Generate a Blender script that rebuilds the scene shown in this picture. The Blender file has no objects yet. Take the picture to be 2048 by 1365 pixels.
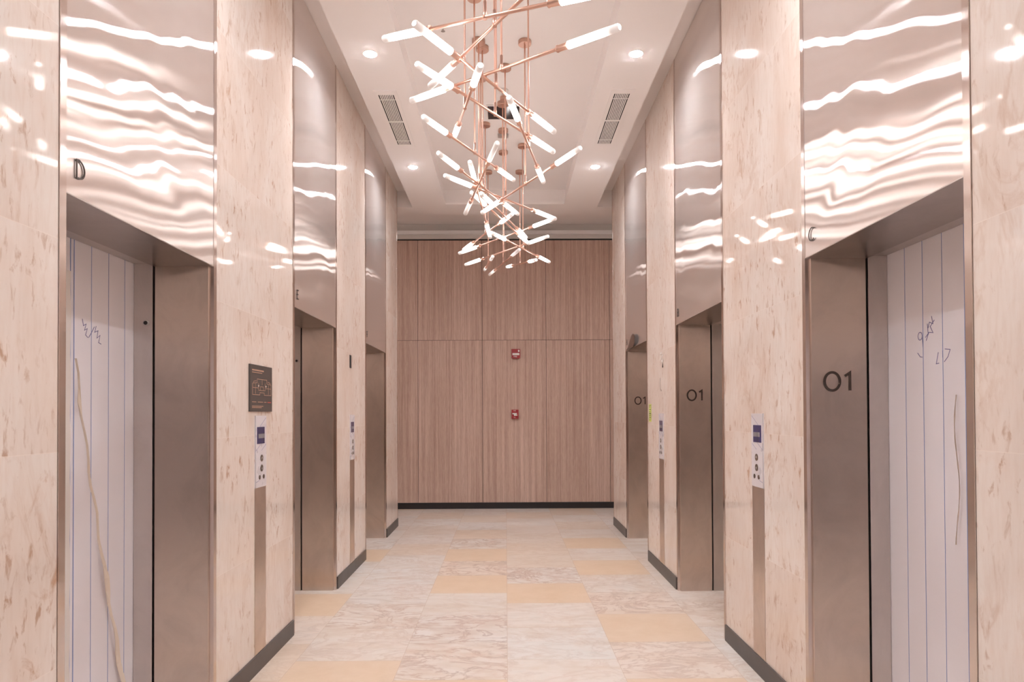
import bpy, math, random
from mathutils import Vector, Matrix
random.seed(7)
S = bpy.context.scene
COL = S.collection

# ------------------------------------------------------------------ camera
EYE = 1.55
cd = bpy.data.cameras.new('camera'); cam = bpy.data.objects.new('camera', cd); COL.objects.link(cam)
cd.sensor_fit = 'HORIZONTAL'; cd.sensor_width = 36.0; cd.lens = 36.0 * 1365 / 2048
cd.shift_x = (1024 - 1021) / 2048; cd.shift_y = (810.2 - 682.5) / 2048
cd.clip_start = 0.05; cd.clip_end = 100
YAW, PIT, ROL = 0.0069, 0.0126, -0.0044
fwd = Vector((math.sin(YAW) * math.cos(PIT), math.cos(YAW) * math.cos(PIT), math.sin(PIT)))
right = Vector((math.cos(YAW), -math.sin(YAW), 0))
up = right.cross(fwd)
r2 = right * math.cos(ROL) + up * math.sin(ROL)
u2 = up * math.cos(ROL) - right * math.sin(ROL)
m = Matrix((r2, u2, -fwd)).transposed().to_4x4(); m.translation = Vector((0, 0, EYE))
cam.matrix_world = m
S.camera = cam

# ------------------------------------------------------------------ world, exposure
w = bpy.data.worlds.new('world'); S.world = w; w.use_nodes = True
w.node_tree.nodes['Background'].inputs[0].default_value = (1, 0.93, 0.9, 1)
w.node_tree.nodes['Background'].inputs[1].default_value = 0.6
S.view_settings.view_transform = 'Standard'; S.view_settings.look = 'None'
S.view_settings.gamma = 1; S.view_settings.use_curve_mapping = False
S.view_settings.exposure = 1.4
S.cycles.use_denoising = True
S.cycles.sample_clamp_indirect = 4
S.cycles.max_bounces = 10; S.cycles.diffuse_bounces = 6; S.cycles.glossy_bounces = 5
LAMP_DOWN = 720.0       # radiance of the downlight lenses
LAMP_TUBE = 5.6        # radiance of the acrylic tubes near their sockets

# ------------------------------------------------------------------ measures (metres)
WL, WR = -1.504, 1.495      # faces of the two lift walls
CEIL = 4.66                 # upper ceiling
SOF = 4.428                 # underside of the dropped ceiling
TRAY = 4.629                # underside of the tray
END = 9.47                  # where the lift walls end
BACK = 11.16                # timber wall
REAR = -4.6
DOOR = 2.317
BAYS = {-1: [(2.30, 3.552), (4.825, 6.074), (7.301, 8.58)],
         1: [(2.164, 3.412), (4.655, 5.983), (7.17, 8.475)]}
TRIM = 0.036

# ------------------------------------------------------------------ mesh helper
class MB:
    def __init__(s): s.v = []; s.f = []; s.uv = []; s.smooth = []; s.mi = []
    def face(s, pts, uvs=None, smooth=False, mi=0):
        b = len(s.v); s.v += [tuple(p) for p in pts]; s.f.append(list(range(b, b + len(pts))))
        if uvs is None:
            n = (Vector(pts[1]) - Vector(pts[0])).cross(Vector(pts[2]) - Vector(pts[1]))
            a = max(range(3), key=lambda i: abs(n[i]))
            uvs = [{0: (p[1], p[2]), 1: (p[0], p[2]), 2: (p[1], p[0])}[a] for p in pts]
        s.uv.append(uvs); s.smooth.append(smooth); s.mi.append(mi)
        return s
    def box(s, a, b, mi=0):
        x0, x1 = sorted((a[0], b[0])); y0, y1 = sorted((a[1], b[1])); z0, z1 = sorted((a[2], b[2]))
        P = lambda i, j, k: ((x0, x1)[i], (y0, y1)[j], (z0, z1)[k])
        for q in (((0,0,0),(0,0,1),(0,1,1),(0,1,0)), ((1,0,0),(1,1,0),(1,1,1),(1,0,1)),
                  ((0,0,0),(1,0,0),(1,0,1),(0,0,1)), ((0,1,0),(0,1,1),(1,1,1),(1,1,0)),
                  ((0,0,0),(0,1,0),(1,1,0),(1,0,0)), ((0,0,1),(1,0,1),(1,1,1),(0,1,1))):
            s.face([P(*c) for c in q], mi=mi)
        return s
    def lathe(s, p, q, prof, n=20):
        """profile (t along p->q in metres, radius)"""
        p = Vector(p); q = Vector(q); d = (q - p).normalized()
        a = d.orthogonal().normalized(); b = d.cross(a)
        rings = []
        for t, r in prof:
            base = len(s.v)
            for i in range(n):
                an = 2 * math.pi * i / n
                s.v.append(tuple(p + d * t + (a * math.cos(an) + b * math.sin(an)) * r))
            rings.append(base)
        for k in range(len(rings) - 1):
            for i in range(n):
                j = (i + 1) % n
                s.f.append([rings[k] + i, rings[k] + j, rings[k + 1] + j, rings[k + 1] + i])
                s.uv.append([(i / n, prof[k][0]), ((i + 1) / n, prof[k][0]), ((i + 1) / n, prof[k + 1][0]), (i / n, prof[k + 1][0])])
                s.smooth.append(abs(prof[k][1] - prof[k + 1][1]) < 2.5 * abs(prof[k][0] - prof[k + 1][0]) + 1e-6); s.mi.append(0)
        for base, rev in ((rings[0], True), (rings[-1], False)):
            f = [base + i for i in range(n)]
            s.f.append(f[::-1] if rev else f); s.uv.append([(0, 0)] * n); s.smooth.append(False); s.mi.append(0)
        return s
    def cyl(s, p, q, r, n=20):
        L = (Vector(q) - Vector(p)).length; c = min(r * 0.12, L * 0.2)
        return s.lathe(p, q, [(0, r - c), (c, r), (L - c, r), (L, r - c)], n)
    def stroke(s, pts, wd, o, u, v, nrm, t):
        """flat band of width wd along 2-D points, on the plane o + u*x + v*y, raised t along nrm"""
        o, u, v, nrm = map(Vector, (o, u, v, nrm))
        P = [Vector((a, b)) for a, b in pts]; n = len(P); L = []; R = []
        closed = (P[0] - P[-1]).length < 1e-6
        for i in range(n):
            if closed and i in (0, n - 1): d1 = (P[-1] - P[-2]).normalized(); d2 = (P[1] - P[0]).normalized()
            else:
                d1 = (P[i] - P[i - 1]).normalized() if i else (P[1] - P[0]).normalized()
                d2 = (P[i + 1] - P[i]).normalized() if i < n - 1 else d1
            dd = (d1 + d2)
            if dd.length < 1e-6: dd = d1
            dd.normalize(); k = 1 / max(0.5, dd.dot(d1)); nn = Vector((-dd.y, dd.x)) * wd / 2 * k
            L.append(P[i] + nn); R.append(P[i] - nn)
        W = lambda q, h: o + u * q.x + v * q.y + nrm * h
        sgn = u.cross(v).dot(nrm)
        def add(f): s.face(f if sgn > 0 else f[::-1])
        for i in range(n - 1):
            add([W(R[i], t), W(R[i + 1], t), W(L[i + 1], t), W(L[i], t)])
            add([W(R[i], 0), W(R[i + 1], 0), W(R[i + 1], t), W(R[i], t)])
            add([W(L[i + 1], 0), W(L[i], 0), W(L[i], t), W(L[i + 1], t)])
        if not closed:
            add([W(R[0], 0), W(R[0], t), W(L[0], t), W(L[0], 0)])
            add([W(R[-1], t), W(R[-1], 0), W(L[-1], 0), W(L[-1], t)])
        return s
    def build(s, name, mat, parent=None, label=None):
        off = Vector((0, 0, 0)); p = parent
        while p is not None: off += p.location; p = p.parent
        me = bpy.data.meshes.new(name)
        me.from_pydata([tuple(Vector(v) - off) for v in s.v], [], s.f)
        uvl = me.uv_layers.new(name='UVMap')
        k = 0
        for uvs in s.uv:
            for c in uvs: uvl.data[k].uv = c; k += 1
        for i, pl in enumerate(me.polygons): pl.use_smooth = s.smooth[i]; pl.material_index = s.mi[i]
        for mm in (mat if isinstance(mat, (list, tuple)) else [mat]): me.materials.append(mm)
        me.validate(); me.update()
        o = bpy.data.objects.new(name, me); COL.objects.link(o)
        if parent is not None: o.parent = parent
        if label: o['label'] = label
        return o

def thing(name, label, cat, loc, group=None):
    o = bpy.data.objects.new(name, None); COL.objects.link(o); o.location = loc; o.empty_display_size = 0.05
    o['label'] = label; o['category'] = cat
    if group: o['group'] = group
    return o
def tag(o, label, cat, group=None):
    o['label'] = label; o['category'] = cat
    if group: o['group'] = group
    return o
def struct(o): o['kind'] = 'structure'; return o

# ------------------------------------------------------------------ materials
def new_mat(name):
    m = bpy.data.materials.new(name); m.use_nodes = True
    nt = m.node_tree; return m, nt, nt.nodes['Principled BSDF']
def N(nt, t, **kw):
    n = nt.nodes.new(t)
    for k, v in kw.items(): setattr(n, k, v)
    return n
def I(n, **kw):
    for k, v in kw.items():
        n.inputs[k.replace('_', ' ')].default_value = v
def simple(name, col, rough=0.5, metal=0.0, spec=0.5, bump=None):
    m, nt, b = new_mat(name)
    b.inputs['Base Color'].default_value = (*col, 1); b.inputs['Roughness'].default_value = rough
    b.inputs['Metallic'].default_value = metal; b.inputs['Specular IOR Level'].default_value = spec
    tc = N(nt, 'ShaderNodeTexCoord'); no = N(nt, 'ShaderNodeTexNoise'); I(no, Scale=6.0 if not bump else bump[0], Detail=4.0)
    nt.links.new(tc.outputs['Object'], no.inputs['Vector'])
    mr = N(nt, 'ShaderNodeMapRange'); mr.inputs[3].default_value = rough * 0.88; mr.inputs[4].default_value = min(1, rough * 1.12)
    nt.links.new(no.outputs[0], mr.inputs[0]); nt.links.new(mr.outputs[0], b.inputs['Roughness'])
    if bump:
        bp = N(nt, 'ShaderNodeBump'); I(bp, Strength=bump[1], Distance=0.002)
        nt.links.new(no.outputs[0], bp.inputs['Height']); nt.links.new(bp.outputs[0], b.inputs['Normal'])
    return m
def ramp(nt, fac, stops):
    r = N(nt, 'ShaderNodeValToRGB'); e = r.color_ramp.elements
    while len(e) < len(stops): e.new(0.5)
    for el, (p, c) in zip(e, stops): el.position = p; el.color = (*c, 1) if len(c) == 3 else c
    nt.links.new(fac, r.inputs[0]); return r
def mixc(nt, fac, a, b, mode='MIX'):
    mx = N(nt, 'ShaderNodeMix', data_type='RGBA', blend_type=mode)
    for sock, val in ((mx.inputs[0], fac), (mx.inputs[6], a), (mx.inputs[7], b)):
        if isinstance(val, (int, float)): sock.default_value = val
        elif isinstance(val, tuple): sock.default_value = (*val, 1)
        else: nt.links.new(val, sock)
    return mx.outputs[2]
def math_(nt, op, a, b=None, clamp=False):
    n = N(nt, 'ShaderNodeMath', operation=op); n.use_clamp = clamp
    for i, v in enumerate((a, b)):
        if v is None: continue
        if isinstance(v, (int, float)): n.inputs[i].default_value = v
        else: nt.links.new(v, n.inputs[i])
    return n.outputs[0]
def mapping(nt, src, scale=(1,1,1), rot=(0,0,0), loc=(0,0,0)):
    mp = N(nt, 'ShaderNodeMapping'); I(mp, Scale=scale, Rotation=rot, Location=loc)
    nt.links.new(src, mp.inputs[0]); return mp.outputs[0]
def noise(nt, vec, scale, detail=4, rough=0.55, dist=0.0):
    n = N(nt, 'ShaderNodeTexNoise'); I(n, Scale=scale, Detail=float(detail), Roughness=rough, Distortion=dist)
    nt.links.new(vec, n.inputs['Vector']); return n.outputs[0]

def wall_marble():
    m, nt, b = new_mat('rose_cream_marble')
    g = N(nt, 'ShaderNodeNewGeometry'); P = g.outputs['Position']
    # per-slab shift of the veining
    sep = N(nt, 'ShaderNodeSeparateXYZ'); nt.links.new(P, sep.inputs[0])
    row = math_(nt, 'FLOOR', math_(nt, 'DIVIDE', math_(nt, 'ADD', sep.outputs[2], 0.015), 0.72))
    cmb = N(nt, 'ShaderNodeCombineXYZ')
    nt.links.new(math_(nt, 'MULTIPLY', row, 3.7), cmb.inputs[0]); nt.links.new(math_(nt, 'MULTIPLY', row, 5.3), cmb.inputs[1]); nt.links.new(math_(nt, 'MULTIPLY', row, 1.9), cmb.inputs[2])
    ad = N(nt, 'ShaderNodeVectorMath', operation='ADD'); nt.links.new(P, ad.inputs[0]); nt.links.new(cmb.outputs[0], ad.inputs[1])
    V = ad.outputs[0]
    v1 = mapping(nt, V, (1, 1.0, 0.42), (0.22, 0, 0))
    cloud = noise(nt, v1, 2.2, 5, 0.6, 0.6)
    base = ramp(nt, cloud, [(0.3, (0.75, 0.62, 0.535)), (0.5, (0.80, 0.70, 0.63)), (0.7, (0.83, 0.76, 0.705))]).outputs[0]
    fine = noise(nt, mapping(nt, V, (1, 1, 0.16), (0.16, 0, 0)), 55, 3, 0.6)
    base = mixc(nt, math_(nt, 'MULTIPLY', math_(nt, 'SUBTRACT', fine, 0.45, True), 0.9), base, (0.66, 0.50, 0.40))
    # brown flecks, thin and elongated downwards
    f1 = noise(nt, mapping(nt, V, (1, 1, 0.38), (0.3, 0, 0)), 27, 4, 0.62, 0.5)
    mask = noise(nt, mapping(nt, V, (1, 1, 0.6)), 3.0, 3, 0.6)
    fl = math_(nt, 'MULTIPLY', ramp(nt, f1, [(0.57, (0, 0, 0)), (0.68, (1, 1, 1))]).outputs[0], ramp(nt, mask, [(0.38, (0, 0, 0)), (0.60, (1, 1, 1))]).outputs[0])
    base = mixc(nt, math_(nt, 'MULTIPLY', fl, 0.8), base, (0.47, 0.275, 0.17))
    # rarer, larger stains
    f3 = noise(nt, mapping(nt, V, (1, 1, 0.5), (0.25, 0, 0), (9, 4, 2)), 9, 6, 0.68, 1.0)
    m3 = ramp(nt, noise(nt, mapping(nt, V, (1, 1, 1), (0, 0, 0), (2, 8, 5)), 1.9, 3, 0.5), [(0.5, (0, 0, 0)), (0.64, (1, 1, 1))]).outputs[0]
    f3 = math_(nt, 'MULTIPLY', ramp(nt, f3, [(0.55, (0, 0, 0)), (0.70, (1, 1, 1))]).outputs[0], m3)
    base = mixc(nt, math_(nt, 'MULTIPLY', f3, 0.85), base, (0.52, 0.31, 0.19))
    # soft rusty veins
    f2 = noise(nt, mapping(nt, V, (1, 1, 0.4), (0.35, 0, 0), (3, 7, 1)), 3.2, 6, 0.62, 1.4)
    vein = math_(nt, 'SUBTRACT', 1.0, math_(nt, 'MULTIPLY', math_(nt, 'ABSOLUTE', math_(nt, 'SUBTRACT', f2, 0.5)), 22.0), True)
    vmask = ramp(nt, noise(nt, V, 1.3, 2), [(0.5, (0, 0, 0)), (0.7, (1, 1, 1))]).outputs[0]
    base = mixc(nt, math_(nt, 'MULTIPLY', math_(nt, 'MULTIPLY', vein, vmask), 0.38), base, (0.55, 0.33, 0.21))
    # joints between slabs
    fr = math_(nt, 'FRACT', math_(nt, 'DIVIDE', math_(nt, 'ADD', sep.outputs[2], 0.015), 0.72))
    j = math_(nt, 'LESS_THAN', fr, 0.0035)
    base = mixc(nt, math_(nt, 'MULTIPLY', j, 0.5), base, (0.9, 0.8, 0.72))
    nt.links.new(base, b.inputs['Base Color'])
    I(b, Roughness=0.045); b.inputs['Specular IOR Level'].default_value = 0.5
    return m

def floor_marble():
    m, nt, b = new_mat('floor_marble')
    at = N(nt, 'ShaderNodeAttribute', attribute_name='tile'); sp = N(nt, 'ShaderNodeSeparateColor'); nt.links.new(at.outputs['Color'], sp.inputs[0])
    tone, seed, kind = sp.outputs[0], sp.outputs[1], sp.outputs[2]
    g = N(nt, 'ShaderNodeNewGeometry')
    cmb = N(nt, 'ShaderNodeCombineXYZ'); nt.links.new(math_(nt, 'MULTIPLY', seed, 37.0), cmb.inputs[2]); nt.links.new(math_(nt, 'MULTIPLY', seed, 17.0), cmb.inputs[0])
    ad = N(nt, 'ShaderNodeVectorMath', operation='ADD'); nt.links.new(g.outputs['Position'], ad.inputs[0]); nt.links.new(cmb.outputs[0], ad.inputs[1])
    V = ad.outputs[0]
    V2 = mapping(nt, V, (0.55, 1.5, 1), (0, 0, 0.35))
    c1 = noise(nt, V2, 2.6, 6, 0.62, 1.2)
    white = ramp(nt, c1, [(0.28, (0.50, 0.41, 0.35)), (0.42, (0.56, 0.505, 0.455)), (0.55, (0.62, 0.59, 0.56)), (0.72, (0.56, 0.54, 0.51))]).outputs[0]
    warm = math_(nt, 'FRACT', math_(nt, 'MULTIPLY', seed, 7.3))
    white = mixc(nt, math_(nt, 'MULTIPLY', math_(nt, 'POWER', warm, 1.6), 0.45), white, (0.66, 0.50, 0.39))
    # breccia veins
    c2 = noise(nt, mapping(nt, V, (0.8, 1.3, 1), (0, 0, 0.5)), 2.4, 7, 0.62, 2.2)
    vein = math_(nt, 'SUBTRACT', 1.0, math_(nt, 'MULTIPLY', math_(nt, 'ABSOLUTE', math_(nt, 'SUBTRACT', c2, 0.5)), 20.0), True)
    vcol = mixc(nt, noise(nt, V, 3.0, 2), (0.27, 0.23, 0.225), (0.50, 0.31, 0.22))
    vm = math_(nt, 'MULTIPLY', vein, math_(nt, 'ADD', math_(nt, 'MULTIPLY', kind, 0.95), 0.14))
    white = mixc(nt, vm, white, vcol)
    patch = ramp(nt, noise(nt, mapping(nt, V, (1, 1.4, 1), (0, 0, 0.8), (5, 2, 0)), 3.4, 5, 0.6, 1.5), [(0.55, (0, 0, 0)), (0.6, (1, 1, 1))]).outputs[0]
    white = mixc(nt, math_(nt, 'MULTIPLY', patch, math_(nt, 'MULTIPLY', kind, 0.55)), white, (0.56, 0.43, 0.37))
    # breccia clasts outlined in grey-brown
    wv = N(nt, 'ShaderNodeVectorMath', operation='ADD'); nz = N(nt, 'ShaderNodeTexNoise'); I(nz, Scale=3.0, Detail=4.0); nt.links.new(V, nz.inputs['Vector'])
    sc_ = N(nt, 'ShaderNodeVectorMath', operation='SCALE'); nt.links.new(nz.outputs['Color'], sc_.inputs[0]); sc_.inputs['Scale'].default_value = 0.7
    nt.links.new(mapping(nt, V, (1, 1.5, 1)), wv.inputs[0]); nt.links.new(sc_.outputs[0], wv.inputs[1])
    vo = N(nt, 'ShaderNodeTexVoronoi', feature='DISTANCE_TO_EDGE'); I(vo, Scale=1.7); nt.links.new(wv.outputs[0], vo.inputs['Vector'])
    ed = ramp(nt, vo.outputs['Distance'], [(0.0, (1, 1, 1)), (0.03, (0.5, 0.5, 0.5)), (0.09, (0, 0, 0))]).outputs[0]
    ed = math_(nt, 'MULTIPLY', ed, ramp(nt, noise(nt, V, 2.2, 4, 0.6), [(0.42, (0, 0, 0)), (0.58, (1, 1, 1))]).outputs[0])
    white = mixc(nt, math_(nt, 'MULTIPLY', ed, math_(nt, 'MULTIPLY', kind, 0.75)), white, (0.47, 0.36, 0.31))
    # fine streaks
    st = noise(nt, mapping(nt, V, (0.35, 1.6, 1), (0, 0, 0.12)), 16, 5, 0.65, 0.6)
    white = mixc(nt, math_(nt, 'MULTIPLY', math_(nt, 'SUBTRACT', st, 0.5, True), 1.1), white, (0.58, 0.42, 0.33))
    beige = ramp(nt, noise(nt, V, 5, 6, 0.7), [(0.3, (0.57, 0.415, 0.285)), (0.7, (0.62, 0.47, 0.345))]).outputs[0]
    col = mixc(nt, tone, white, beige)
    nt.links.new(col, b.inputs['Base Color'])
    I(b, Roughness=0.3); b.inputs['Specular IOR Level'].default_value = 0.35
    return m

def steel(name, col, rough, aniso, wave=0.0, smudge=0.0, wscale=2.0, haze=0.0):
    """brushed sheet: highlights stretched across the grain (along UV u)"""
    m = bpy.data.materials.new(name); m.use_nodes = True; nt = m.node_tree
    nt.nodes.remove(nt.nodes['Principled BSDF'])
    b = N(nt, 'ShaderNodeBsdfAnisotropic'); b.distribution = 'BECKMANN'
    I(b, Roughness=rough, Anisotropy=-aniso)
    mx = N(nt, 'ShaderNodeMixShader'); df = N(nt, 'ShaderNodeBsdfDiffuse'); I(df, Color=(0.86, 0.81, 0.785, 1))
    mx.inputs[0].default_value = haze
    nt.links.new(b.outputs[0], mx.inputs[1]); nt.links.new(df.outputs[0], mx.inputs[2])
    nt.links.new(mx.outputs[0], nt.nodes['Material Output'].inputs[0])
    tg = N(nt, 'ShaderNodeTangent', direction_type='UV_MAP'); tg.uv_map = 'UVMap'
    nt.links.new(tg.outputs[0], b.inputs['Tangent'])
    g = N(nt, 'ShaderNodeNewGeometry'); P = g.outputs['Position']
    sm = noise(nt, mapping(nt, P, (1, 1, 0.7)), 3.6, 7, 0.66, 1.2)
    blot = ramp(nt, sm, [(0.42, (0, 0, 0)), (0.72, (1, 1, 1))]).outputs[0]
    dk = tuple(c * 0.80 for c in col)
    c = mixc(nt, math_(nt, 'MULTIPLY', blot, smudge), col, dk)
    hair = noise(nt, mapping(nt, P, (1, 1, 260)), 1.5, 2)
    c = mixc(nt, math_(nt, 'MULTIPLY', hair, 0.12), c, dk)
    nt.links.new(c, b.inputs['Color'])
    if wave:
        n1 = noise(nt, mapping(nt, P, (1, 0.8, 1.0)), wscale, 1, 0.4, 0.3)
        bp = N(nt, 'ShaderNodeBump'); I(bp, Strength=1.0, Distance=wave)
        nt.links.new(n1, bp.inputs['Height']); nt.links.new(bp.outputs[0], b.inputs['Normal'])
    return m

def wood():
    m, nt, b = new_mat('vertical_grain_veneer')
    g = N(nt, 'ShaderNodeNewGeometry'); P = g.outputs['Position']
    oi = N(nt, 'ShaderNodeObjectInfo')
    cm = N(nt, 'ShaderNodeCombineXYZ'); nt.links.new(math_(nt, 'MULTIPLY', oi.outputs['Random'], 13.0), cm.inputs[2])
    ad = N(nt, 'ShaderNodeVectorMath', operation='ADD'); nt.links.new(P, ad.inputs[0]); nt.links.new(cm.outputs[0], ad.inputs[1])
    V = ad.outputs[0]
    a = noise(nt, mapping(nt, V, (1, 1, 0.012)), 42, 4, 0.7)
    c = noise(nt, mapping(nt, V, (1, 1, 0.02)), 14, 3, 0.6)
    d = noise(nt, mapping(nt, V, (1, 1, 0.06)), 160, 3, 0.6)
    s = math_(nt, 'ADD', math_(nt, 'MULTIPLY', a, 0.40), math_(nt, 'ADD', math_(nt, 'MULTIPLY', c, 0.35), math_(nt, 'MULTIPLY', d, 0.25)))
    r = ramp(nt, s, [(0.375, (0.39, 0.25, 0.195)), (0.5, (0.53, 0.37, 0.30)), (0.63, (0.68, 0.50, 0.42))])
    nt.links.new(r.outputs[0], b.inputs['Base Color']); I(b, Roughness=0.42); b.inputs['Specular IOR Level'].default_value = 0.35
    return m

def emit(name, col, strength):
    m = bpy.data.materials.new(name); m.use_nodes = True; nt = m.node_tree
    nt.nodes.remove(nt.nodes['Principled BSDF']); e = N(nt, 'ShaderNodeEmission'); I(e, Color=(*col, 1), Strength=strength)
    # recessed lens: output falls off towards grazing angles
    g = N(nt, 'ShaderNodeNewGeometry'); dp = N(nt, 'ShaderNodeVectorMath', operation='DOT_PRODUCT')
    nt.links.new(g.outputs['Incoming'], dp.inputs[0]); nt.links.new(g.outputs['Normal'], dp.inputs[1])
    nt.links.new(math_(nt, 'MULTIPLY', math_(nt, 'POWER', math_(nt, 'ABSOLUTE', dp.outputs['Value']), 1.3), strength), e.inputs['Strength'])
    nt.links.new(e.outputs[0], nt.nodes['Material Output'].inputs[0]); return m

def tube_mat(name, s0, s1):
    """frosted acrylic lit from its socket end; UV v = distance from the socket in metres"""
    m, nt, b = new_mat(name)
    uv = N(nt, 'ShaderNodeUVMap', uv_map='UVMap'); sp = N(nt, 'ShaderNodeSeparateXYZ'); nt.links.new(uv.outputs[0], sp.inputs[0])
    mr = N(nt, 'ShaderNodeMapRange', interpolation_type='SMOOTHSTEP'); mr.inputs[1].default_value = 0.07; mr.inputs[2].default_value = 0.27
    mr.inputs[3].default_value = s0; mr.inputs[4].default_value = s1
    nt.links.new(sp.outputs[1], mr.inputs[0])
    b.inputs['Base Color'].default_value = (0.86, 0.82, 0.80, 1); I(b, Roughness=0.35)
    b.inputs['Emission Color'].default_value = (1.0, 0.945, 0.915, 1)
    nt.links.new(mr.outputs[0], b.inputs['Emission Strength'])
    return m

M = {
 'marble': wall_marble(), 'floor': floor_marble(), 'wood': wood(),
 'paint': simple('ceiling_paint', (0.84, 0.80, 0.785), 0.7, spec=0.2),
 'bandpaint': simple('cool_grey_paint', (0.62, 0.59, 0.56), 0.6, spec=0.3),
 'trimpaint': simple('white_gloss_trim', (0.82, 0.82, 0.82), 0.35),
 'header': steel('wavy_brushed_steel', (0.91, 0.85, 0.82), 0.165, 0.88, wave=0.0, smudge=0.12, haze=0.13),
 'steel': steel('brushed_steel', (0.74, 0.635, 0.57), 0.38, 0.80, smudge=0.7),
 'soffit': steel('brushed_steel_soffit', (0.56, 0.51, 0.48), 0.34, 0.4, smudge=0.4),
 'trim': steel('polished_steel_trim', (0.74, 0.66, 0.62), 0.2, 0.7, smudge=0.2),
 'jamb': steel('dull_grey_steel', (0.72, 0.67, 0.64), 0.42, 0.4, smudge=0.5),
 'film': simple('protective_film', (0.84, 0.81, 0.85), 0.3, spec=0.4),
 'blue': simple('blue_film_line', (0.20, 0.30, 0.60), 0.4),
 'ink': simple('violet_pen_ink', (0.17, 0.16, 0.34), 0.5),
 'torn': simple('yellowed_tape', (0.78, 0.68, 0.58), 0.55),
 'dark': simple('dark_gap', (0.02, 0.016, 0.015), 0.8),
 'black': simple('black_skirting', (0.018, 0.015, 0.016), 0.35),
 'base': simple('charcoal_skirting', (0.075, 0.062, 0.056), 0.4),
 'letter': simple('dark_bronze_letter', (0.075, 0.055, 0.045), 0.4, 0.6),
 'copper': simple('brushed_copper', (0.80, 0.52, 0.42), 0.36, 1.0),
 'copperd': simple('dark_brushed_copper', (0.60, 0.39, 0.31), 0.3, 1.0),
 'tube': tube_mat('lit_acrylic_tube', LAMP_TUBE, 0.06), 'tubedim': tube_mat('dim_acrylic_tube', 0.22, 0.03),
 'down': emit('downlight_lens', (0.93, 0.95, 1.0), LAMP_DOWN),
 'downrear': emit('downlight_lens_rear', (1.0, 0.93, 0.88), LAMP_DOWN),
 'white': simple('white_plastic', (0.78, 0.74, 0.71), 0.4),
 'plate': simple('filmed_faceplate', (0.70, 0.66, 0.68), 0.28),
 'screen': simple('navy_display', (0.035, 0.035, 0.13), 0.12),
 'digits': simple('pale_display_digits', (0.30, 0.28, 0.27), 0.4),
 'button': simple('brown_steel_button', (0.20, 0.15, 0.12), 0.3, 0.8),
 'sign': simple('dark_sign_plate', (0.075, 0.062, 0.056), 0.38),
 'gold': simple('copper_print', (0.55, 0.34, 0.24), 0.5),
 'redprint': simple('red_print', (0.5, 0.10, 0.08), 0.5),
 'red': simple('alarm_red', (0.36, 0.035, 0.04), 0.35),
 'lime': simple('lime_tape', (0.55, 0.62, 0.16), 0.5),
 'rearwood': simple('dark_walnut', (0.03, 0.024, 0.021), 0.4),
 'silver': simple('satin_silver', (0.6, 0.57, 0.55), 0.3, 1.0),
 'blackglass': simple('black_glass', (0.012, 0.010, 0.014), 0.08),
}

# ------------------------------------------------------------------ setting
# lift walls: marble piers between the lifts (rose cream slabs)
for side, X, nm in ((-1, WL, 'wall_left'), (1, WR, 'wall_right')):
    mb = MB(); b3 = BAYS[side]
    piers = [(REAR, b3[0][0]), (b3[0][1], b3[1][0]), (b3[1][1], b3[2][0]), (b3[2][1], END)]
    for i, (y0, y1) in enumerate(piers):
        mb.box((X, y0, 0), (X + side * (0.7 if i < 3 else 4.0), y1, CEIL))
    struct(mb.build(nm, M['marble']))
    for y0, y1 in piers:
        struct(MB().box((X - side * 0.012, y0 + 0.004, 0), (X + side * 0.004, y1 - 0.004, 0.107)).build('baseboard_left' if side < 0 else 'baseboard_right', M['base']))
    # thin edge profile where marble meets the far corner
    struct(MB().box((X - side * 0.004, END - 0.012, 0), (X + side * 0.01, END + 0.004, CEIL)).build('trim_1' if side < 0 else 'trim_2', M['trim']))
    struct(MB().box((X + side * 0.7, REAR, 0), (X + side * 0.8, 8.6, CEIL)).build('wall_left_shaft' if side < 0 else 'wall_right_shaft', M['bandpaint']))
    # closed end of the cross corridor
    struct(MB().box((side * 5.4, END, 0), (side * 5.5, BACK + 0.1, CEIL)).build('wall_left_end' if side < 0 else 'wall_right_end', M['marble']))

# floor: staggered square tiles
def tile_floor():
    mb = MB(); cols = []
    P = 0.640
    xs = [-5.32 + 0.665 * i for i in range(17)]
    xs[8] = 0.003
    tiles = []
    for ci in range(-8, 8):
        x0 = 0.003 + ci * 0.664 if ci <= 0 else 0.003 + ci * 0.69
        x1 = 0.003 + (ci + 1) * 0.664 if ci < 0 else 0.003 + (ci + 1) * 0.69
        par = {-3: 0, -2: 1, -1: 0, 0: 1, 1: 0, 2: 1}.get(ci, (ci + 1) % 2)
        k = -14
        while True:
            y0 = 3.990 + P * k + (P / 2 if par else 0); y1 = y0 + P
            if y0 > BACK: break
            k += 1
            if y1 < REAR: continue
            if abs((x0 + x1) / 2) > 2.45 and y1 < END - 0.3: continue
            tiles.append((ci, k - 1, x0, x1, max(y0, REAR), min(y1, BACK)))
    return tiles
BEIGE = {(-1, 3): 1, (-1, 5): 1, (0, 2): 1, (0, 4): .45, (0, 5): .5, (0, 6): .35, (1, 6): 1, (1, 4): 1, (1, 1): .9, (1, -1): .9,
         (-2, -1): .9, (-3, 5): 1, (-3, 2): 1, (-3, 0): .5, (-1, -1): 1, (-2, 5): .45, (-1, 7): .5, (1, 8): .5, (-2, 7): .3, (0, 9): .5, (-1, 9): .5, (-2, 9): .4, (1, 10): .6}
VEINY = {(-1, 4): 1, (-1, 6): .9, (0, 3): 1, (-1, 0): .8, (-1, 1): .8, (-2, 1): .8, (1, 2): .8, (1, 3): .4, (-2, 0): .3, (1, 0): .5, (2, 1): .6}
tl = tile_floor()
me_b = MB(); rnd = random.Random(11); vals = []
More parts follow.
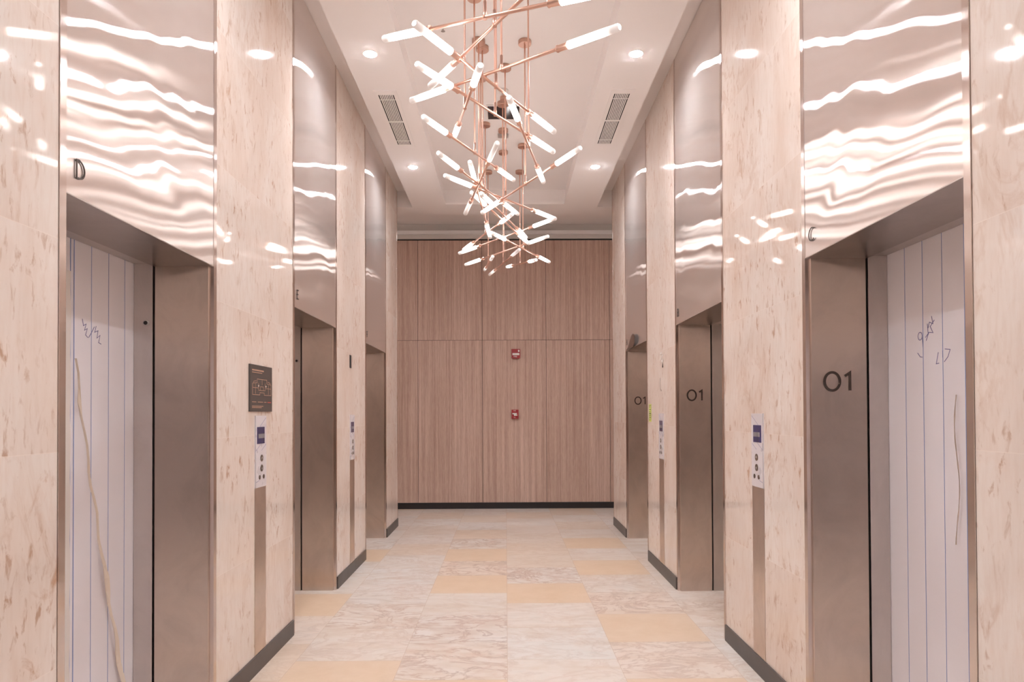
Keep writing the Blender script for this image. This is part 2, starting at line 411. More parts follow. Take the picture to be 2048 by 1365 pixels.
for ci, k, x0, x1, y0, y1 in tl:
    g = 0.0012
    me_b.face([(x0 + g, y0 + g, 0), (x1 - g, y0 + g, 0), (x1 - g, y1 - g, 0), (x0 + g, y1 - g, 0)])
    tone = BEIGE.get((ci, k), 0.0 if -4 < ci < 3 and 0 <= k < 11 else (0.8 if rnd.random() < .25 else 0.0))
    tone = max(tone, rnd.random() * 0.22)
    vals.append((tone, rnd.random(), VEINY.get((ci, k), rnd.random() * 0.45), 1))
nt_ = len(vals)
me_b.box((-5.5, REAR - 0.1, -0.06), (5.6, BACK + 0.1, -0.0015))
fl = me_b.build('floor', [M['floor']])
fl.data.materials.append(simple('grout', (0.50, 0.38, 0.30), 0.7))
ca = fl.data.color_attributes.new('tile', 'FLOAT_COLOR', 'CORNER')
for i, pl in enumerate(fl.data.polygons):
    v = vals[i] if i < nt_ else (0, 0, 0, 1)
    if i >= nt_: pl.material_index = 1
    for li in pl.loop_indices: ca.data[li].color = v
struct(fl)

# upper ceiling with the dropped soffit, side slots and tray
SX = 1.288; TX = 0.828; TY1 = 9.353; TY0 = -3.6; SY1 = 9.48; SY2 = 9.824
c = MB()
c.box((-5.5, REAR - 0.1, CEIL), (5.6, BACK + 0.1, CEIL + 0.12))
struct(c.build('ceiling', M['paint']))
c = MB()
c.box((-SX, REAR, SOF), (-TX, SY1, CEIL - 0.001)); c.box((TX, REAR, SOF), (SX, SY1, CEIL - 0.001))
c.box((-TX, TY1, SOF), (TX, SY1, CEIL - 0.001)); c.box((-TX, REAR, SOF), (TX, TY0, CEIL - 0.001))
c.box((-5.3, SY1, SOF), (5.3, SY2, CEIL - 0.001))
struct(c.build('ceiling_soffit', M['paint']))
# tray: shallow lip, then the tray top
c = MB(); c.box((-TX, TY0, TRAY), (TX, TY1, CEIL - 0.0005))
for a, b in (((-TX, TY0), (-TX + 0.012, TY1)), ((TX - 0.012, TY0), (TX, TY1)), ((-TX, TY1 - 0.012), (TX, TY1))):
    c.box((a[0], a[1], SOF - 0.002), (b[0], b[1], SOF + 0.045))
struct(c.build('ceiling_tray', M['paint']))

# timber wall with panels
struct(MB().box((-5.5, BACK, 0), (5.6, BACK + 0.2, CEIL)).build('wall_back', M['bandpaint']))
wb = bpy.data.objects['wall_back']
seams = [-5.5, -4.575, -3.53, -2.482, -1.432, -0.381, 0.663, 1.703, 2.75, 3.80, 4.85, 5.5]
for i in range(len(seams) - 1):
    for z0, z1 in ((0.10, 2.746), (2.752, 4.385)):
        MB().box((seams[i] + 0.0035, BACK - 0.02, z0), (seams[i + 1] - 0.003, BACK, z1)).build('wood_panel', M['wood'], wb)
struct(MB().box((-5.4, BACK - 0.004, 0.1), (5.4, BACK, 4.41)).build('trim_3', M['dark']))
struct(MB().box((-5.4, BACK - 0.032, 0), (5.4, BACK, 0.098)).build('baseboard_back', M['black']))
struct(MB().box((-5.4, BACK - 0.05, 4.408), (5.4, BACK, 4.474)).build('trim_4', M['bandpaint']))
struct(MB().box((-5.4, BACK - 0.09, 4.474), (5.4, BACK, 4.531)).build('trim_5', M['trimpaint']))
# rear end of the lobby behind the viewer
struct(MB().box((-2.3, REAR - 0.1, 0), (2.3, REAR, CEIL)).build('wall_rear', M['rearwood']))
struct(MB().box((-1.5, REAR, 2.1), (1.49, REAR + 0.03, SOF)).build('wall_rear_upper', M['marble']))

for X, sd in ((WL, 1), (WR, -1)):  # unseen dark side panels, added so the steel reveals reflect a darker band
    struct(MB().box((X - sd * .001, REAR, 0), (X + sd * 0.03, 1.2, 2.1)).build('added_dark_panel_left' if sd > 0 else 'added_dark_panel_right', M['rearwood']))

# ------------------------------------------------------------------ strokes for writing
def arc(cx, cy, rx, ry, a0, a1, n=14):
    return [(cx + rx * math.cos(math.radians(a0 + (a1 - a0) * i / n)), cy + ry * math.sin(math.radians(a0 + (a1 - a0) * i / n))) for i in range(n + 1)]
GL = {  # unit height glyphs
 'A': ([[(0, 0), (.38, 1), (.76, 0)], [(.14, .36), (.62, .36)]], .76),
 'B': ([[(0, 0), (0, 1), (.3, 1)] + arc(.3, .76, .26, .24, 90, -90) + [(0, .52)], [(.3, .52)] + arc(.32, .26, .3, .26, 90, -90) + [(0, 0)]], .62),
 'C': ([arc(.5, .5, .5, .5, 48, 312, 22)], .8),
 'D': ([[(0, 0), (0, 1), (.2, 1)] + arc(.2, .5, .5, .5, 90, -90, 18) + [(0, 0)]], .7),
 'E': ([[(.5, 0), (0, 0), (0, 1), (.5, 1)], [(0, .52), (.44, .52)]], .5),
 'F': ([[(0, 0), (0, 1), (.5, 1)], [(0, .52), (.44, .52)]], .5),
 'I': ([[(0, 0), (0, 1)]], .05),
 'R': ([[(0, 0), (0, 1), (.3, 1)] + arc(.3, .74, .26, .26, 90, -90) + [(0, .48)], [(.3, .48), (.56, 0)]], .56),
 '0': ([arc(.42, .5, .42, .5, 0, 360, 36)], .84),
 '1': ([[(0, .80), (.27, .98), (.27, 0)]], .27),
}
def write(mb, txt, o, u, v, nrm, h, wd, gap, t=0.003):
    x = 0
    for ch in txt:
        st, wdt = GL[ch]
        for s_ in st: mb.stroke([(x + a * h, b * h) for a, b in s_], wd, o, u, v, nrm, t)
        x += wdt * h + gap
    return mb

# ------------------------------------------------------------------ lifts
LET = {-1: 'DEF', 1: 'CBA'}
LIFT_LABEL = {
 (-1, 0): 'nearest left steel lift doorway, letter D above, white filmed door with loose hanging tape strip',
 (-1, 1): 'middle steel lift doorway on the left wall, letter E on its tall header',
 (-1, 2): 'farthest steel lift doorway on the left wall, letter F, beside the timber wall end',
 (1, 0): 'nearest right steel lift doorway, letter C above and large 01 on its reveal',
 (1, 1): 'middle steel lift doorway on the right wall, letter B above, 01 on its reveal',
 (1, 2): 'farthest steel lift doorway on the right wall, torn film at its header corner'}
for side in (-1, 1):
    X = WL if side < 0 else WR
    def sx(d): return X + side * d           # d metres into the wall
    for i, (y0, y1) in enumerate(BAYS[side]):
        t = thing('elevator_entrance', LIFT_LABEL[(side, i)], 'elevator', (X, (y0 + y1) / 2, 0), 'steel lift doorways')
        a, b = y0 + TRIM, y1 - TRIM; e = 0.003
        MB().box((sx(-0.004), y0 + .002, 0), (sx(0.02), a, CEIL - .002)).build('frame_edge', M['trim'], t)
        MB().box((sx(-0.004), b, 0), (sx(0.02), y1 - .002, CEIL - .002)).build('frame_edge', M['trim'], t)
        # header, a slightly buckled sheet
        mb = MB(); ny, nz = 36, 72
        ph = random.Random(side * 10 + i); ps = [ph.uniform(0, 6.28) for _ in range(6)]
        def dz(y, z):
            u_ = (y - a) / (b - a); w_ = (z - DOOR) / (CEIL - DOOR)
            ed = min(1, 6 * u_, 6 * (1 - u_)) * min(1, 10 * w_, 10 * (1 - w_))
            return ed * (0.0022 * math.sin(3.3 * y + ps[0] + 1.4 * z) + 0.0011 * math.sin(7 * z + ps[1] + 3 * y) + 0.0006 * math.sin(11 * y - 5 * z + ps[2]) + 0.00022 * math.sin(26 * z + 4 * y + ps[3]) + 0.00012 * math.sin(19 * y + 31 * z + ps[4]) * (1 + math.sin(5 * y + ps[5])))
        for iy in range(ny):
            for iz in range(nz):
                ya, yb = a + (b - a) * iy / ny, a + (b - a) * (iy + 1) / ny
                za, zb = DOOR + (CEIL - .002 - DOOR) * iz / nz, DOOR + (CEIL - .002 - DOOR) * (iz + 1) / nz
                q = [(sx(-0.002 - dz(y, z)), y, z) for y, z in ((ya, za), (yb, za), (yb, zb), (ya, zb))]
                if side > 0: q = q[::-1]
                mb.face(q, [(p[1], p[2]) for p in q], smooth=True)
        # weld grid so shading is smooth
        hd = mb.build('header_panel', M['header'], t)
        import bmesh
        bm = bmesh.new(); bm.from_mesh(hd.data); bmesh.ops.remove_doubles(bm, verts=bm.verts, dist=1e-5); bm.to_mesh(hd.data); bm.free()
        MB().box((sx(-0.002), a, DOOR - 0.004), (sx(0.30), b, DOOR)).build('soffit_panel', M['soffit'], t)
        # deep reveals
        MB().box((sx(0.02), b - 0.012, 0), (sx(0.292), b, DOOR)).build('reveal_panel', M['steel'], t)
        MB().box((sx(0.02), a, 0), (sx(0.292), a + 0.012, DOOR)).build('reveal_panel', M['steel'], t)
        # inner frame
        g = MB()
        for yy, s_ in ((b, 1), (a, -1)): g.box((sx(0.292), yy + s_ * 0.004, 0), (sx(0.42), yy + s_ * 0.02, DOOR + 0.03))
        g.box((sx(0.292), a - 0.02, DOOR + 0.024), (sx(0.42), b + 0.02, DOOR + 0.03))
        g.build('shadow_gap', M['dark'], t)
        MB().box((sx(0.305), b - 0.010, 0), (sx(0.40), b + 0.004, DOOR + .024)).build('inner_jamb', M['jamb'], t)
        MB().box((sx(0.305), a - 0.004, 0), (sx(0.40), a + 0.010, DOOR + .024)).build('inner_jamb', M['jamb'], t)
        MB().box((sx(0.311), a + .01, DOOR + 0.010), (sx(0.40), b - .01, DOOR + 0.024)).build('inner_lintel', M['jamb'], t)
        mid = (a + b) / 2
        for ya, yb in ((a - .01, mid - 0.002), (mid + 0.002, b + .01)):
            d = MB().box((sx(0.402), ya, 0.004), (sx(0.43), yb, DOOR + 0.03)).build('door_leaf', M['film'] if i == 0 else M['jamb'], t)
        MB().box((sx(0.43), a - .02, 0), (sx(0.45), b + .02, DOOR + 0.05)).build('landing_backing', M['dark'], t)
        # key switch on the inner jamb
        if side < 0 and i < 2:
            k = MB().cyl((sx(0.338), b - 0.010, 2.022), (sx(0.338), b - 0.016, 2.022), 0.017, 24).build('key_switch', M['silver'], t)
            MB().cyl((sx(0.338), b - 0.016, 2.022), (sx(0.338), b - 0.018, 2.022), 0.010, 20).build('key_hole', M['dark'], k)
        # letters
        u = (0, 1, 0) if side < 0 else (0, -1, 0)
        start = a + 0.052 if side < 0 else b - 0.052
        write(MB(), LET[side][i], (sx(-0.005), start, 2.383), u, (0, 0, 1), (-side, 0, 0), 0.063, 0.0055, 0, 0.003).build('car_letter', M['letter'], t)
        if side > 0:
            xo = {0: 1.577, 1: 1.583, 2: 1.597}[i]
            write(MB(), '01', (xo, b - 0.012, 1.656), (1, 0, 0), (0, 0, 1), (0, -1, 0), 0.090, 0.0125, 0.026, 0.003).build('floor_number', M['letter'], t)
        # protective film on the near doors: blue lines and pen marks
        if i == 0:
            xf = sx(0.4015)
            nrm = (-side, 0, 0)
            lines = [(2.997, .004), (3.022, .0045), (3.149, .0022), (3.285, .0022), (3.423, .002)] if side < 0 else [(3.22, .0022), (3.083, .0026), (2.944, .0022), (2.80, .003)]
            bl = MB()
            for yy, wd in lines: bl.box((xf, yy - wd / 2, 0.01), (xf - side * 0.0008, yy + wd / 2, DOOR + .02))
            bl.build('film_line', M['blue'], t)
            o = (xf, 0, 0)
            uu = (0, 1, 0)
            if side < 0:
                marks = [[(3.082, 1.985), (3.09, 1.955), (3.11, 1.965), (3.098, 1.935), (3.118, 1.945), (3.106, 1.915), (3.122, 1.905)],
                         [(3.172, 1.960), (3.15, 1.93), (3.128, 1.905)],
                         [(3.186, 1.965), (3.174, 1.935), (3.20, 1.945), (3.192, 1.91), (3.216, 1.925), (3.205, 1.89), (3.225, 1.885)]]
            else:
                marks = [[(3.02, 1.975), (3.01, 1.94), (3.035, 1.95), (3.045, 1.925)], [(3.0, 1.955), (3.03, 1.93), (3.01, 1.90), (3.04, 1.905), (3.06, 1.87)],
                         [(3.05, 1.945), (3.045, 1.90), (3.065, 1.885)],
                         arc(3.105, 1.895, .016, .018, 0, 360, 12), [(3.09, 1.895), (3.083, 1.835)], [(3.125, 1.82), (3.105, 1.80), (3.09, 1.798)],
                         [(2.975, 1.81), (2.99, 1.76), (2.97, 1.762)], [(2.945, 1.815), (2.945, 1.785)], [(2.93, 1.82), (2.895, 1.815), (2.91, 1.785), (2.935, 1.765)]]
            for mk in marks: MB().stroke([(y, z) for y, z in mk], 0.0032, o, uu, (0, 0, 1), nrm, 0.0006).build('pen_mark', M['ink'], t)

# hanging tape on the near left door and torn film edge on the near right door
def ribbon(pts, mat, name, wds):
    mb = MB()
    for k in range(len(pts) - 1):
        p, q = pts[k], pts[k + 1]; w0, w1 = wds[k], wds[k + 1]
        mb.face([(p[0], p[1] - w0, p[2]), (p[0] + .006, p[1] + w0, p[2]), (q[0] + .006, q[1] + w1, q[2]), (q[0], q[1] - w1, q[2])])
        mb.face([(q[0] - .002, q[1] - w1, q[2]), (q[0] + .004, q[1] + w1, q[2]), (p[0] + .004, p[1] + w0, p[2]), (p[0] - .002, p[1] - w0, p[2])])
    return mb.build(name, mat)
rr = random.Random(3)
pts = []; wd = []
for k in range(29):
    f_ = k / 28; z = 1.80 * (1 - f_) + 0.02 * f_
    pts.append((-1.889 + 0.006 * math.sin(k * 1.3), 3.006 + 0.44 * f_ ** 1.15 + 0.0012 * math.sin(k * 1.9), z))
    wd.append(0.0018 + 0.017 * f_ ** 2.0 * (0.75 + 0.35 * math.sin(k * 0.9)) + (0.006 if k in (3, 16, 17) else 0))
tag(ribbon(pts, M['torn'], 'tape_strip', wd), 'yellowed strip of torn tape hanging diagonally over the near left lift door', 'tape')
pts = []; wd = []
for k in range(22):
    z = 1.62 - k * 0.03
    pts.append((1.885, 2.845 + 0.014 * math.sin(k * 0.36), z)); wd.append(0.001 + 0.0022 * abs(math.sin(k * 0.9 + .4)))
tag(ribbon(pts, M['torn'], 'film_curl', wd), 'curled torn edge of film on the near right lift door', 'film')
# ragged white film left along the near edge of the left door
mb = MB(); 
for k in range(24):
    z0, z1 = 0.02 + k * 0.09, 0.02 + (k + 1) * 0.09
    y_a, y_b = 2.984 + .003 * math.sin(k * 2.1), 2.984 + .003 * math.sin((k + 1) * 2.1)
    mb.face([(-1.897, 2.93, z0), (-1.895, y_a, z0), (-1.895, y_b, z1), (-1.897, 2.93, z1)])
    mb.face([(-1.900, y_a, z0), (-1.902, 2.93, z0), (-1.902, 2.93, z1), (-1.900, y_b, z1)])
tag(mb.build('film_remnant', M['white']), 'ragged white film remnant along the left edge of the near left lift door', 'film')

# ------------------------------------------------------------------ call panels
def call_panel(side, yc, label):
    X = WL if side < 0 else WR; t = thing('call_panel', label, 'elevator control', (X, yc, 0.107), 'lift call panels')
    n = -side; s = lambda d: X + n * d
    y0, y1 = yc - 0.0925, yc + 0.0925
    MB().box((s(-0.002), y0, 1.107), (s(0.006), y1, 1.543)).build('face_plate', M['plate'], t)
    MB().box((s(-0.002), y0, 0.109), (s(0.003), y1, 1.106)).build('cover_strip', M['steel'], t, 'brushed steel strip')
    MB().box((s(0.006), y0 - 0.0, 1.1075), (s(0.0065), y0 + 0.0015, 1.5425)).build('plate_edge', M['dark'], t)
    scn = MB().box((s(0.0055), yc - 0.068, 1.372), (s(0.0075), yc + 0.058, 1.474)).build('display', M['screen'], t, 'navy display window')
    d = MB()
    for k in range(4): d.box((s(0.0075), yc - 0.045 + k * 0.026, 1.405), (s(0.0078), yc - 0.026 + k * 0.026, 1.432))
    d.build('display_text', M['digits'], scn)
    for (yy, zz, r) in ((0, 1.283, .021), (0, 1.222, .021), (-.034, 1.168, .0135), (.034, 1.168, .0135)):
        bt = MB().cyl((s(0.006), yc + .008 + yy, zz), (s(0.0095), yc + .008 + yy, zz), r, 28).build('call_button', M['button'], t)
        if r > .02:
            sg = 1 if zz > 1.25 else -1
            MB().stroke([(-.009, -.004 * sg), (0, .007 * sg), (.009, -.004 * sg)], .003, (s(0.0095), yc + .008, zz), (0, 1, 0), (0, 0, 1), (n, 0, 0), .0005).build('arrow_mark', M['white'], bt)
    for (p, q) in (((-.02, 1.475), (.085, 1.53)), ((-.09, 1.33), (.0, 1.37)), ((.01, 1.33), (.085, 1.365)), ((-.085, 1.14), (-.03, 1.15))):
        MB().stroke([p, q], .002, (s(0.006), yc, 0), (0, 1, 0), (0, 0, 1), (n, 0, 0), .0004).build('film_scratch', M['ink'], t)
call_panel(-1, 4.188, 'call panel below the dark plan sign on the near left marble pier')
call_panel(-1, 6.68, 'call panel on the second left marble pier below a small dark slot')
call_panel(1, 4.040, 'near right call panel with blue display beside the lift marked C')
call_panel(1, 6.548, 'call panel on the farther right marble pier near the lime tape')

# plan sign
t = thing('plan_sign', 'dark rectangular floor plan sign with copper outlines on the near left pier', 'sign', (WL, 4.186, 1.568))
MB().box((WL - .001, 4.0, 1.568), (WL + .010, 4.373, 1.848)).build('plate', M['sign'], t)
def on_sign(lst, wd, name, mat):
    mb = MB()
    for pl in lst: mb.stroke([(a * .373, b * .28) for a, b in pl], wd, (WL + .010, 4.0, 1.568), (0, 1, 0), (0, 0, 1), (1, 0, 0), .0006)
    mb.build(name, mat, t)
txt = []
r_ = random.Random(5)
def words(x0, x1, y, h):
    out = []; x = x0
    while x < x1:
        wdt = r_.uniform(.018, .045); out.append([(x, y), (min(x1, x + wdt), y)]); x += wdt + .008
    return out
on_sign(words(.08, .60, .885, 0), .0085, 'heading', M['gold'])
on_sign(words(.08, .52, .835, 0), .0045, 'subheading', M['gold'])
plan = [[(.10, .36), (.10, .60), (.30, .62), (.30, .70), (.74, .70), (.74, .62), (.94, .60), (.94, .36), (.62, .36), (.62, .41), (.42, .41), (.42, .36), (.10, .36)],
        [(.10, .51), (.36, .51)], [(.68, .51), (.94, .51)], [(.52, .70), (.52, .58)], [(.36, .62), (.36, .46), (.66, .46), (.66, .62)], [(.22, .60), (.22, .38)],
        [(.82, .60), (.82, .38)], [(.14, .60), (.14, .64), (.26, .66)], [(.90, .60), (.90, .64), (.78, .66)], [(.44, .46), (.44, .54), (.58, .54), (.58, .46)]]
on_sign(plan, .0028, 'plan_outline', M['gold'])
mb = MB()
for cx in (.36, .70): mb.cyl((WL + .010, 4.0 + cx * .373, 1.568 + .555 * .28), (WL + .0115, 4.0 + cx * .373, 1.568 + .555 * .28), .006, 14)
mb.build('marker_dot', M['white'], t)
on_sign(words(.08, .26, .205, 0) + words(.62, .72, .205, 0), .004, 'legend', M['gold'])
on_sign(words(.33, .56, .205, 0), .004, 'legend', M['gold'])
on_sign(words(.78, .94, .205, 0), .006, 'legend_red', M['redprint'])
on_sign(words(.08, .58, .115, 0) + words(.08, .50, .085, 0), .0045, 'note', M['gold'])

# marks on the farther piers
tag(MB().box((WL - .001, 6.581, 1.997), (WL + .002, 6.655, 2.122)).build('indicator_slot', M['dark']), 'narrow dark empty indicator slot above the call panel on second left pier', 'wall slot')
tp = thing('lime_tape', 'lime green printed tape stuck upright beside the farthest right lift', 'tape', (WR, 7.056, 1.458))
MB().box((WR - .002, 7.0, 1.458), (WR + .001, 7.112, 1.64)).build('tape', M['lime'], tp)
mb = MB()
for k, z in enumerate((1.475, 1.50, 1.52, 1.545, 1.56, 1.585, 1.61, 1.625)):
    mb.stroke([(.015, z), (.095 if k % 2 else .07, z)], .006, (WR - .002, 7.112, 0), (0, -1, 0), (0, 0, 1), (-1, 0, 0), .0004)
mb.stroke([(.015, 1.475), (.015, 1.54), (.095, 1.54), (.095, 1.475)], .005, (WR - .002, 7.112, 0), (0, -1, 0), (0, 0, 1), (-1, 0, 0), .0004)
mb.build('print', M['letter'], tp)
tg_ = thing('glue_residue', 'white glue smears and dark chipped sliver above the farther right call panel', 'wall mark', (WR, 6.51, 1.981))
g = MB()
for q in ([(0.0, 2.06), (.05, 2.09), (.09, 2.10)], [(.03, 2.05), (.07, 2.035), (.11, 2.06)], [(-.01, 2.115), (.04, 2.125)]):
    g.stroke(q, .016, (WR, 6.56, 0), (0, -1, 0), (0, 0, 1), (-1, 0, 0), .002)
g.build('smear', M['white'], tg_)
g = MB(); g.face([(WR - .002, 6.50, 1.981), (WR - .002, 6.46, 1.981), (WR - .002, 6.475, 2.03)][::-1]); g.box((WR - .0018, 6.465, 1.981), (WR + .001, 6.495, 1.99)); g.build('chip', M['dark'], tg_)
g = MB(); g.stroke([(0, 1.885), (.003, 1.80), (.012, 1.775), (.045, 1.765)], .011, (WR, 6.59, 0), (0, -1, 0), (0, 0, 1), (-1, 0, 0), .002)
tag(g.build('adhesive_mark', M['jamb']), 'grey hook-shaped adhesive mark between glue smears and farther right call panel', 'wall mark')
# film flap on the farthest right header
g = MB()
fp = [(0.012, 8.40, 2.322), (0.020, 7.90, 2.316), (0.034, 7.72, 2.345), (0.040, 7.68, 2.40), (0.036, 7.74, 2.445), (0.030, 7.84, 2.462), (0.022, 7.98, 2.455), (0.016, 8.12, 2.41), (0.013, 8.24, 2.345)]
g.face([(WR - d_, y_, z_) for d_, y_, z_ in fp][::-1]); g.face([(WR - d_ + .002, y_, z_) for d_, y_, z_ in fp])
tag(g.build('peeled_film', M['soffit']), 'dark peeled flap of film at the header corner of farthest right lift', 'film')

# fire devices on the timber wall
t = thing('fire_alarm_sounder', 'red wall sounder with white strobe lens, upper device on the timber wall', 'fire alarm', (0.168, BACK - .02, 2.445))
Y = BACK - .02
MB().box((0.097, Y - .035, 2.455), (0.238, Y, 2.600)).box((0.112, Y - .03, 2.443), (0.223, Y, 2.456)).build('housing', M['red'], t)
MB().box((0.112, Y - .048, 2.498), (0.224, Y - .035, 2.532)).build('strobe_lens', M['white'], t)
MB().box((0.203, Y - .040, 2.552), (0.226, Y - .035, 2.585)).build('indicator', M['white'], t)
write(MB(), 'FIRE', (0.135, Y - .035, 2.467), (1, 0, 0), (0, 0, 1), (0, -1, 0), .019, .0035, .007, .001).build('lettering', M['white'], t)
t = thing('fire_pull_station', 'small red pull station with white T handle, lower device on the timber wall', 'fire alarm', (0.15, Y, 1.463))
MB().box((0.093, Y - .04, 1.463), (0.207, Y, 1.610)).build('housing', M['red'], t)
MB().box((0.106, Y - .056, 1.535), (0.180, Y - .04, 1.556)).box((0.132, Y - .056, 1.508), (0.158, Y - .04, 1.536)).box((0.158, Y - .048, 1.512), (0.186, Y - .04, 1.530)).build('pull_handle', M['white'], t)
write(MB(), 'FIRE', (0.125, Y - .04, 1.585), (1, 0, 0), (0, 0, 1), (0, -1, 0), .014, .003, .005, .001).build('lettering', M['white'], t)
write(MB(), 'FIRE', (0.130, Y - .04, 1.478), (1, 0, 0), (0, 0, 1), (0, -1, 0), .009, .002, .004, .001).build('lettering', M['white'], t)

# ------------------------------------------------------------------ downlights
def downlight(x, y, label, mat=M['down']):
    t = thing('downlight', label, 'ceiling light', (x, y, SOF), 'recessed downlights')
    MB().lathe((x, y, SOF + .004), (x, y, SOF - .004), [(0, .056), (.004, .060), (.008, .056)], 32).build('trim_ring', M['white'], t)
    MB().lathe((x, y, SOF - .0035), (x, y, SOF - .0055), [(0, .050), (.002, .049)], 32).build('lens', mat, t)
DL = {(-1, 1): 'round recessed downlight in the left soffit, nearer one before the left vent', (1, 1): 'round recessed downlight in the right soffit, nearer one before the right vent',
      (-1, 2): 'round recessed downlight in the left soffit, farther one beyond the left vent', (1, 2): 'round recessed downlight in the right soffit, farther one beyond the right vent'}
for s_ in (-1, 1):
    for k in range(-2, 3):
        y = 5.42 + 2.505 * (k - 1)
        lab = DL.get((s_, k), 'round recessed downlight in the %s soffit, overhead and behind the viewer' % ('left' if s_ < 0 else 'right'))
        downlight(-1.070 if s_ < 0 else 1.056, y, lab, M['down'])

for x in (-3.3, 3.3):  # out-of-view fill lamps, added to brighten the timber wall
    downlight(x, 9.65, 'added unseen fill downlight over the %s arm of the cross corridor' % ('left' if x < 0 else 'right'), M['down'])

# ------------------------------------------------------------------ vents
def vent(x0, x1, y0, y1, label):
    t = thing('ceiling_vent', label, 'air vent', ((x0 + x1) / 2, (y0 + y1) / 2, SOF), 'linear ceiling vents')
    fx, fy = .034, .075; z0, z1 = SOF - .006, SOF + 0.0
    fr = MB()
    fr.box((x0, y0, z0), (x0 + fx, y1, z1)); fr.box((x1 - fx, y0, z0), (x1, y1, z1))
    fr.box((x0 + fx, y0, z0), (x1 - fx, y0 + fy, z1)); fr.box((x0 + fx, y1 - fy, z0), (x1 - fx, y1, z1))
    fr.build('frame', M['paint'], t)
    a, b = x0 + fx, x1 - fx; c, d = y0 + fy, y1 - fy
    MB().box((a, c, SOF - .0012), (b, d, SOF - .0002)).build('duct_opening', M['dark'], t)
    g = MB(); n = 9; st = (b - a) / n
    for i in range(1, n): g.box((a + st * i - st * .27, c, z0), (a + st * i + st * .27, d, SOF - .0012))
    mid = (c + d) / 2
    g.box((a, mid - .012, z0 + .0004), (b, mid + .012, SOF - .0012))
    for yy in (c + .10, d - .10): g.box((a, yy - .004, z0 + .001), (b, yy + .004, SOF - .0012))
    g.build('grille', M['paint'], t)
vent(-1.172, -0.963, 6.04, 7.33, 'long slotted air vent in the left side of the dropped ceiling')
vent(0.955, 1.164, 6.02, 7.31, 'long slotted air vent in the right side of the dropped ceiling')

# ceiling devices in the tray
k = .927
t = thing('access_panel', 'black square glass panel in a pale frame on the tray ceiling', 'ceiling panel', (0.0, 6.94, TRAY))
MB().box((-.185, 6.76, TRAY - .012), (.165, 7.09, TRAY - .001)).build('frame', M['white'], t)
MB().box((-.170, 6.775, TRAY - .0135), (.150, 7.07, TRAY - .012)).build('glass', M['blackglass'], t)
t = thing('smoke_detector', 'round white detector on the tray ceiling just before the black panel', 'smoke detector', (-.012, 6.465, TRAY))
MB().lathe((-.012, 6.465, TRAY), (-.012, 6.465, TRAY - .03), [(0, .052), (.014, .052), (.02, .044), (.03, .03)], 28).build('base', M['white'], t)
MB().lathe((-.012, 6.465, TRAY - .03), (-.012, 6.465, TRAY - .036), [(0, .018), (.006, .014)], 20).build('sensor', M['jamb'], t)
t = thing('exit_speaker', 'small grey rectangular device on the tray ceiling beyond the black panel', 'ceiling device', (-.017, 7.50, TRAY))
MB().box((-.075, 7.46, TRAY - .02), (.04, 7.54, TRAY - .001)).build('housing', M['silver'], t)
MB().box((-.065, 7.47, TRAY - .022), (.03, 7.53, TRAY - .02)).build('grille', M['jamb'], t)
t = thing('sprinkler_head', 'small silver sprinkler on the tray ceiling near the upper left pendant', 'sprinkler', (-.487, 5.40, TRAY))
MB().cyl((-.487, 5.40, TRAY), (-.487, 5.40, TRAY - .006), .022, 24).build('escutcheon', M['white'], t)
MB().cyl((-.487, 5.40, TRAY - .006), (-.487, 5.40, TRAY - .03), .007, 12).build('stem', M['silver'], t)
MB().cyl((-.487, 5.40, TRAY - .03), (-.487, 5.40, TRAY - .033), .017, 16).build('deflector', M['silver'], t)

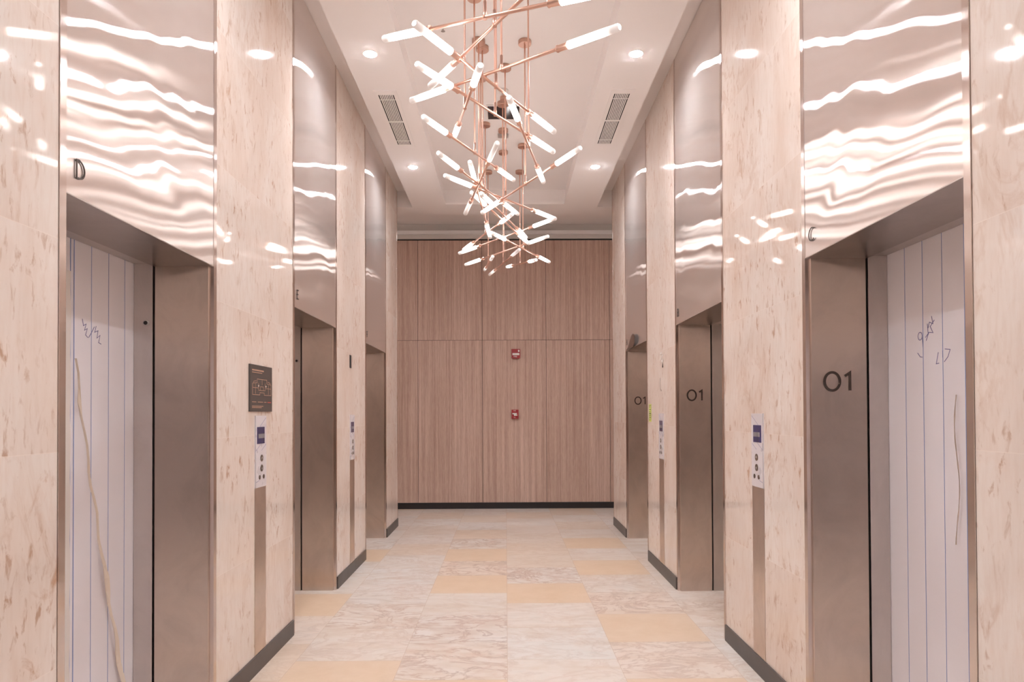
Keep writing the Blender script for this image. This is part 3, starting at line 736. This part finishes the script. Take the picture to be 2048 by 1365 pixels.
# ------------------------------------------------------------------ pendants: (near tip, far tip, label, dim?)
PEND = [
((0.479, 2.758, 3.284), (-0.662, 3.723, 3.608), 'copper rod pendant crossing the top edge of view, its glowing tube pointing far left', 0),
((-0.435, 3.276, 3.438), (0.338, 4.597, 3.456), 'copper rod pendant running from the upper left bright tube crossing down to the right', 0),
((0.342, 2.666, 3.442), (-0.436, 3.982, 3.471), 'copper rod pendant entering from the top, dim tube slanting down left', 1),
((0.556, 3.255, 3.407), (-0.588, 4.263, 3.515), 'long copper rod pendant rising to the rightmost upper bright tube', 0),
((-0.121, 3.453, 3.324), (-0.368, 4.942, 3.564), 'steep copper rod pendant with a short upright bright tube at the upper centre', 0),
((-0.479, 3.699, 3.458), (0.36, 4.978, 3.467), 'copper rod pendant parallel below the upper one, sloping from left down to right', 0),
((0.025, 4.038, 3.433), (0.315, 5.539, 3.435), 'steep copper rod pendant right of centre, its upper tube before the black ceiling panel', 0),
((-0.513, 4.275, 3.421), (0.075, 5.685, 3.503), 'copper rod pendant sloping from the leftmost middle tube to the central stems', 0),
((-0.052, 4.834, 3.478), (-0.37, 6.327, 3.409), 'copper rod pendant with dim tubes slanting steeply down left across the middle', 1),
((-0.49, 4.992, 3.467), (0.122, 6.392, 3.423), 'copper rod pendant below the leftmost middle tube, sloping right to the crossing', 0),
((-0.48, 5.417, 3.45), (0.492, 6.597, 3.435), 'copper rod pendant with low left tube, right tube meeting another in a point', 0),
((-0.28, 5.438, 3.567), (-0.152, 6.947, 3.348), 'nearly upright copper rod pendant left of the central stems', 0),
((0.552, 4.938, 3.481), (-0.213, 6.26, 3.398), 'copper rod pendant climbing to the bright tube at the right of the middle tier', 0),
((-0.297, 6.01, 3.508), (0.26, 7.419, 3.402), 'copper rod pendant, lower of two parallel rods sloping down right, tube ending lowest', 0),
((-0.206, 5.874, 3.455), (0.228, 7.327, 3.445), 'copper rod pendant, upper of two parallel rods sloping down right at the centre', 0),
((0.073, 6.491, 3.456), (-0.485, 7.914, 3.455), 'copper rod pendant sloping down left from a small tube beside the central stems', 0),
((0.505, 6.793, 3.5), (-0.536, 7.91, 3.413), 'copper rod pendant whose right tube forms the lower arm of the pointed pair', 0),
((-0.141, 7.095, 3.437), (0.551, 8.46, 3.43), 'copper rod pendant sloping down right to the lowest right bright tube', 0),
((0.469, 7.382, 3.473), (-0.503, 8.562, 3.423), 'shallow copper rod pendant with right tube over the timber wall, left tube low', 0),
((-0.142, 7.864, 3.366), (-0.285, 9.378, 3.528), 'small far copper rod pendant seen nearly end on, left of the lowest group', 1),
((0.168, 7.881, 3.451), (-0.218, 9.361, 3.458), 'far copper rod pendant with dim tubes, its lower tube the lowest of all', 1),
((0.361, 7.886, 3.329), (0.018, 9.357, 3.564), 'small far copper rod pendant nearly level at the bottom right of the group', 0),
]
for A, B, lab, dim in PEND:
    A = Vector(A); B = Vector(B); Cn = (A + B) / 2; d = (B - A).normalized()
    top = Vector((Cn.x, Cn.y, TRAY))
    t = thing('rod_pendant', lab, 'pendant light', top, 'copper rod pendants')
    MB().lathe(top, top - Vector((0, 0, .034)), [(0, .052), (.002, .054), (.031, .054), (.034, .051)], 32).build('canopy', M['copperd'], t)
    MB().cyl(top - Vector((0, 0, .034)), Cn + Vector((0, 0, .02)), .0062, 12).build('stem', M['copper'], t)
    MB().lathe(Cn + Vector((0, 0, .075)), Cn - Vector((0, 0, .010)), [(0, .0085), (.05, .0085), (.052, .011), (.085, .011)], 16).build('swivel_joint', M['copper'], t)
    MB().cyl(A + d * .36, B - d * .36, .0088, 14).build('rod', M['copper'], t)
    for P_, e_ in ((A, d), (B, -d)):
        base = P_ + e_ * .305
        s_ = MB().lathe(P_ + e_ * .378, base - e_ * .002, [(0, .010), (.002, .019), (.006, .019), (.008, .0165), (.073, .0165)], 20).build('socket', M['copper'], t)
        L = .305; R = .0195
        prof = [(0, R), (L - .010, R), (L - .004, R * .9), (L, R * .62)]
        MB().lathe(base, P_, prof, 20).build('acrylic_tube', M['tubedim'] if dim else M['tube'], t)
